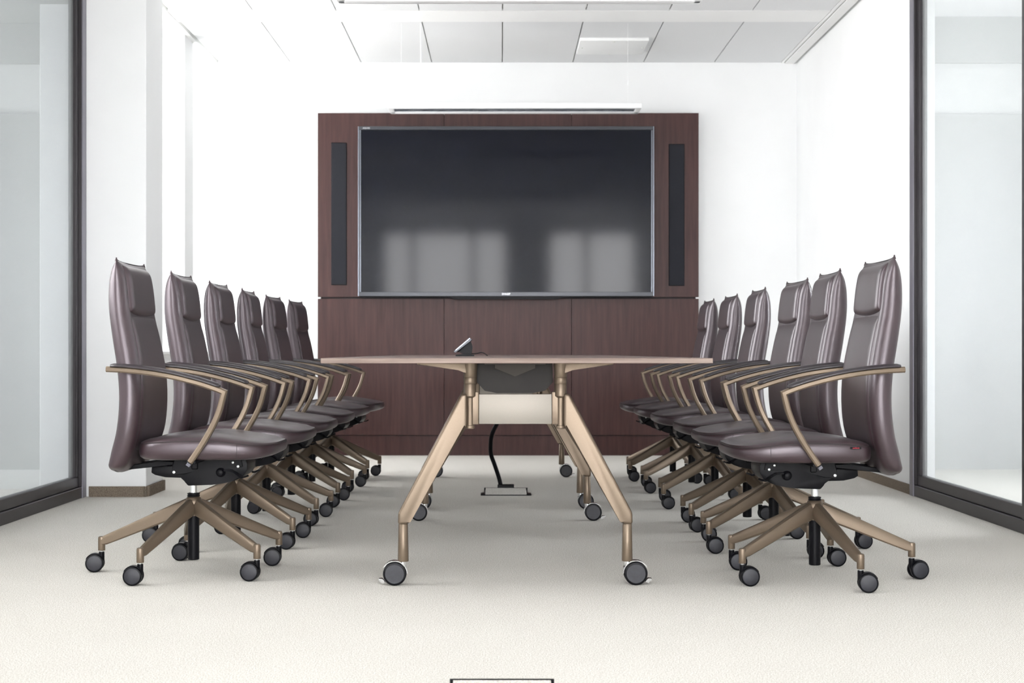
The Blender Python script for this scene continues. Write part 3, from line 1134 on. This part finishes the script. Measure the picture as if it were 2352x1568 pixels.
def arm_bm(sy):
    b = BM()
    hw_, hh_ = 0.0135, 0.0095
    ch = 0.0045
    sec = [(-hw_, -hh_ + ch), (-hw_ + ch, -hh_), (hw_ - ch, -hh_), (hw_, -hh_ + ch), (hw_, hh_ - ch), (hw_ - ch, hh_), (-hw_ + ch, hh_), (-hw_, hh_ - ch)]
    top = smooth_path(arm_path(sy), 5)
    down = smooth_path([(x, sy * (0.287 - 0.020 * max(0, (0.63 - z) / 0.24)), z) for x, z in
                        [(0.151, 0.608), (0.140, 0.569), (0.123, 0.528), (0.0975, 0.482), (0.072, 0.442), (0.042, 0.399)]], 4)
    # mitred corner: explicit rings
    rings = []
    P = top + [Vector((0.158, sy * 0.287, 0.6275))] + down
    m = len(top)
    P = top[:-1] + [Vector((0.156, sy * 0.287, 0.6285))] + down
    mi = len(top) - 1
    for i, p in enumerate(P):
        if i == mi:
            t1 = (P[i] - P[i - 1]).normalized()
            t2 = (P[i + 1] - P[i]).normalized()
            t = (t1 + t2).normalized()
            k = 1 / max(0.35, t.dot(t1))
        else:
            t = (P[min(i + 1, len(P) - 1)] - P[max(i - 1, 0)]).normalized()
            if i == mi - 1:
                t = (P[i] - P[i - 1]).normalized()
            if i == mi + 1:
                t = (P[i + 1] - P[i]).normalized()
            k = 1.0
        side = Vector((0, 1, 0)) - t * t.y
        side.normalize()
        nr = t.cross(side)
        rings.append([p + side * a + nr * c * k for a, c in sec])
    loft(b, rings)
    # stub to the backrest
    lathe(b, [(0.009, 0.215), (0.009, 0.27)] if sy > 0 else [(0.009, -0.27), (0.009, -0.215)], 12, (-0.190, 0, 0.700), 'y')
    return b


def arm_pad_bm(sy):
    b = BM()
    pts = arm_path(sy)
    path = smooth_path(pts, 5)[1:-2]
    hw_ = 0.021
    sec = [(-hw_, 0.0), (-hw_, 0.004), (-hw_ + 0.005, 0.0085), (-hw_ * 0.4, 0.0105), (hw_ * 0.4, 0.0105), (hw_ - 0.005, 0.0085), (hw_, 0.004), (hw_, 0.0), (hw_ - 0.003, -0.0015), (-hw_ + 0.003, -0.0015)]
    rings = []
    n = len(path)
    for i, p in enumerate(path):
        t = (path[min(i + 1, n - 1)] - path[max(i - 1, 0)]).normalized()
        side = Vector((0, 1, 0)) - t * t.y
        side.normalize()
        nr = side.cross(t)
        if nr.z < 0:
            nr = -nr
        e = min(i, n - 1 - i)
        k = 0.55 if e == 0 else (0.9 if e == 1 else 1.0)
        rings.append([p + nr * (0.0095 + c * (0.7 if e == 0 else 1)) + side * a * k for a, c in sec])
    loft(b, rings)
    return b


def mech_bm():
    b = BM()
    body = [(-0.047, 0.402), (0.192, 0.404), (0.2005, 0.380), (0.199, 0.358), (0.188, 0.340), (0.168, 0.328), (0.1446, 0.3195), (0.112, 0.313), (0.078, 0.309), (-0.0014, 0.306), (-0.012, 0.318), (-0.0206, 0.334), (-0.032, 0.346), (-0.050, 0.352), (-0.056, 0.372)]
    prism(b, body, -0.092, 0.092, 0.004, 2)
    prism(b, [(-0.131, 0.370), (-0.133, 0.348), (-0.120, 0.340), (-0.084, 0.332), (-0.02, 0.330), (-0.02, 0.372)], -0.060, 0.060, 0.003, 2)
    # raised side plates
    for s in (-1, 1):
        prism(b, [(-0.045, 0.400), (0.18, 0.400), (0.186, 0.37), (0.05, 0.366), (-0.01, 0.346), (-0.052, 0.343), (-0.056, 0.36)], s * 0.090, s * 0.096, 0.0015, 1)
        box(b, 0.012, 0.034, min(s * 0.094, s * 0.100), max(s * 0.094, s * 0.100), 0.362, 0.398, 0.003, 1)
    # slide rail on top and seat pan under the cushion
    box(b, -0.10, 0.20, -0.15, 0.15, 0.396, 0.406, 0.003, 1)
    # arm carrier bar
    box(b, 0.030, 0.060, -0.272, 0.272, 0.392, 0.403, 0.002, 1)
    return b


def bracket_bm():
    b = BM()
    for s in (-1, 1):
        prism(b, [(-0.228, 0.372), (-0.226, 0.358), (-0.05, 0.376), (-0.05, 0.388), (-0.10, 0.388)], s * 0.045, s * 0.085, 0.002, 1)
    box(b, -0.236, -0.205, -0.10, 0.10, 0.364, 0.384, 0.004, 1)
    return b


BASE_OFF = math.radians(33)
RB = 0.322


def hub_bm():
    b = BM()
    lathe(b, [(0.021, 0.196), (0.030, 0.197), (0.031, 0.215), (0.029, 0.245), (0.024, 0.258), (0.018, 0.262)], 30)
    return b


def base_leg_bm(ang):
    b = BM()
    rings = []
    # r, top z, bottom z, half width top, half width mid
    prof = [(0.004, 0.259, 0.199, 0.010, 0.016), (0.03, 0.252, 0.197, 0.0105, 0.0195), (0.07, 0.2355, 0.183, 0.0105, 0.0190), (0.13, 0.2085, 0.1605, 0.0100, 0.0175), (0.20, 0.1765, 0.1335, 0.0092, 0.0155),
            (0.26, 0.149, 0.1105, 0.0086, 0.0138), (0.30, 0.131, 0.0955, 0.0082, 0.0126), (RB, 0.1205, 0.0925, 0.008, 0.0120)]
    for r, zt, zb, wt, wm in prof:
        zm = zb + (zt - zb) * 0.62
        z3 = zb + (zt - zb) * 0.12
        rings.append([Vector((r, y, z)) for y, z in [(-wm * 0.8, zb), (wm * 0.8, zb), (wm, z3), (wm, zm), (wt * 1.05, zt - 0.0035), (wt * 0.55, zt), (-wt * 0.55, zt), (-wt * 1.05, zt - 0.0035), (-wm, zm), (-wm, z3)]])
    loft(b, rings)
    lathe(b, [(0.0118, 0.0735), (0.0122, 0.0745), (0.0122, 0.1155), (0.0110, 0.1205), (0.007, 0.1225)], 20, (RB, 0, 0))
    bmesh.ops.rotate(b, verts=b.verts[:], cent=(0, 0, 0), matrix=Matrix.Rotation(ang, 3, 'Z'))
    return b


def caster_bm():
    """swivel at the origin, wheels trailing to -x"""
    b = BM()
    lathe(b, [(0.0055, 0.072), (0.0055, 0.066)], 12, mat=1)
    lathe(b, [(0.0095, 0.069), (0.0098, 0.066), (0.0098, 0.040), (0.006, 0.030)], 16)
    cx, cz, r = -0.0225, 0.031, 0.0335
    pl = [(cx + r * math.cos(a), cz + r * math.sin(a)) for a in [math.radians(35 + 125 * i / 12) for i in range(13)]]
    prism(b, [(0.009, 0.066), (-0.006, 0.067)] + [p for p in pl if p[0] < -0.006] + [(cx - 0.012, 0.045), (cx - 0.01, 0.018), (cx + 0.012, 0.016), (0.004, 0.028), (0.009, 0.045)], -0.0055, 0.0055, 0.001, 1)
    # thin hood over both wheels
    n = 12
    a0, a1 = math.radians(48), math.radians(150)
    outer = [(cx + 0.0335 * math.cos(a0 + (a1 - a0) * i / n), cz + 0.0335 * math.sin(a0 + (a1 - a0) * i / n)) for i in range(n + 1)]
    inner = [(cx + 0.0318 * math.cos(a0 + (a1 - a0) * i / n), cz + 0.0318 * math.sin(a0 + (a1 - a0) * i / n)) for i in range(n, -1, -1)]
    prism(b, outer + inner, -0.013, 0.013)
    return b


def wheel_bm(s):
    b = BM()
    c = (-0.0225, s * 0.0150, 0.031)
    lathe(b, [(0.024, -0.0085), (0.0295, -0.0075), (0.031, -0.005), (0.031, 0.005), (0.0295, 0.0075), (0.0262, 0.0088), (0.024, 0.0088)], 36, c, 'y', 0)
    lathe(b, [(0.004, -0.0092), (0.0245, -0.0092), (0.0255, -0.0088), (0.0255, 0.0088), (0.0245, 0.0092), (0.004, 0.0092)], 36, c, 'y', 1)
    return b


GRP_L = 'brown leather conference chairs along the left side of the tables'
GRP_R = 'brown leather conference chairs along the right side of the tables'


def make_chair(label, group):
    t = thing('conference_chair', label, 'chair', group=group)
    s = obj('seat', seat_bm(), M['leather'], t, angle=60)
    obj('seat_piping', seat_piping_bm(), M['piping'], s)
    bk = obj('backrest', backrest_bm(), [M['leather'], M['piping']], t, angle=75)
    obj('headrest', pad_bm(0.893, 1.052, lambda z: interp(WD, z) - 0.036, 0.015, 0.012), M['leather'], bk, angle=70)
    obj('back_cushion', pad_bm(0.430, 0.884, lambda z: interp(WD, z) - 0.038, 0.008, 0.010), M['leather'], bk, angle=70)
    for sy in (-1, 1):
        a = obj('armrest', arm_bm(sy), M['brass'], t, angle=25)
        obj('arm_pad', arm_pad_bm(sy), M['pad'], a)
        b = BM()
        bmk = Vector((0.0385, sy * 0.2668, 0.3935))
        d = Vector((-0.030, 0, -0.043)).normalized()
        sweep(b, [bmk - d * 0.001, bmk + d * 0.009], [(-0.010, -0.0065), (0.010, -0.0065), (0.010, 0.0065), (-0.010, 0.0065)])
        obj('end_cap', b, M['grey_cap'], a)
    m = obj('tilt_mechanism', mech_bm(), M['black'], t)
    for sy in (-1, 1):
        b = BM()
        pr = [(0.016, 0.094), (0.016, 0.100), (0.0115, 0.104), (0.011, 0.116), (0.008, 0.118)]
        lathe(b, [(r, sy * h) for r, h in pr], 18, (0.111, 0, 0.352), 'y')
        obj('knob', b, M['black'], m)
        b = BM()
        sweep(b, smooth_path([(0.125, sy * 0.10, 0.360), (0.150, sy * 0.104, 0.358), (0.172, sy * 0.112, 0.346), (0.188, sy * 0.125, 0.338), (0.205, sy * 0.135, 0.342)], 4), [(-0.011, -0.003), (0.011, -0.003), (0.011, 0.003), (-0.011, 0.003)])
        obj('lever', b, M['black'], m)
        for (x, z, r) in ((-0.048, 0.3525, 0.0048), (0.152, 0.3855, 0.0040), (0.1695, 0.372, 0.0044)):
            b = BM(); lathe(b, [(r, sy * 0.095), (r, sy * 0.0985), (r * 0.7, sy * 0.0992)], 14, (x, 0, z), 'y')
            obj('bolt', b, M['bolt'], m)
    obj('back_bracket', bracket_bm(), M['black'], t)
    b = BM()
    lathe(b, [(0.0115, 0.262), (0.0115, 0.312)], 24, mat=0)
    g = obj('gas_lift', b, M['chrome'], t)
    b = BM(); lathe(b, [(0.015, 0.261), (0.0215, 0.262), (0.022, 0.2655), (0.0195, 0.267), (0.0195, 0.2685), (0.0215, 0.2695), (0.0215, 0.273), (0.014, 0.275)], 28)
    obj('collar', b, M['black'], g)
    b = BM(); lathe(b, [(0.017, 0.044), (0.0195, 0.046), (0.0195, 0.200)], 24)
    obj('column_tube', b, M['black'], g)
    obj('hub', hub_bm(), M['brass'], t)
    for k in range(5):
        a = BASE_OFF + k * 2 * PI / 5
        obj('base_leg', base_leg_bm(a), M['brass'], t, angle=28)
    cme = None
    for k in range(5):
        a = BASE_OFF + k * 2 * PI / 5
        loc = (RB * math.cos(a), RB * math.sin(a), 0)
        rz = [0.05, -0.10, 0.12, 0.02, -0.06][k]
        if cme is None:
            c = obj('caster', caster_bm(), [M['black'], M['chrome']], t)
            ws = [obj('wheel', wheel_bm(s_), [M['black'], M['disc']], c) for s_ in (-1, 1)]
            cme = (c, ws)
        else:
            c = cme[0].copy(); C.objects.link(c); c.parent = t
            for w_ in cme[1]:
                d = w_.copy(); C.objects.link(d); d.parent = c
        c.location = loc
        c.rotation_euler = (0, 0, rz)
    return t


def copy_tree(o, parent=None):
    c = o.copy()
    C.objects.link(c)
    if parent:
        c.parent = parent
    for ch in o.children:
        copy_tree(ch, c)
    return c


ordn = ['nearest the viewer', 'second from the viewer', 'third from the viewer', 'fourth from the viewer', 'fifth from the viewer', 'farthest from the viewer, beside the wood wall']
left = [(-1.060, 5.44, 0.0), (-1.055, 6.28, 0.010), (-1.055, 7.10, -0.010), (-1.050, 7.91, 0.015), (-1.045, 8.73, -0.045), (-1.025, 9.53, -0.06)]
right = [(1.056, 5.30, 0.0), (1.060, 6.12, -0.02), (1.070, 6.84, 0.03), (1.060, 7.80, -0.01), (1.050, 8.66, 0.01), (1.030, 9.43, 0.0)]
proto = make_chair('', GRP_L)
for i, (x, y, a) in enumerate(left):
    c = proto if i == 0 else copy_tree(proto)
    c.location = (x, y, 0)
    c.rotation_euler = (0, 0, a)
    c['label'] = 'high-backed brown leather chair in the left row, ' + ordn[i]
    c['group'] = GRP_L
for i, (x, y, a) in enumerate(right):
    c = copy_tree(proto)
    c.location = (x, y, 0)
    c.rotation_euler = (0, 0, PI + a)
    c['label'] = 'high-backed brown leather chair in the right row, ' + ordn[i] + (', red-lettered tag on its seat' if i == 0 else '')
    c['group'] = GRP_R
    if i == 0:
        seat = [k for k in c.children if k.name.startswith('seat')][0]
        b = BM(); box(b, -0.0175, 0.0175, -0.0010, 0.0010, -0.0040, 0.0040, 0.0003, 1)
        tg = obj('maker_tag', b, M['black'], seat, False, loc=(-0.082, 0.2510, 0.4525))
        tg.rotation_euler = (0.0, 0, 0)
        text_mesh('tag_lettering', 'comforto', 0.0058, M['red'], tg, (0, 0.0014, 0), (PI / 2, 0, PI), 0.0002)
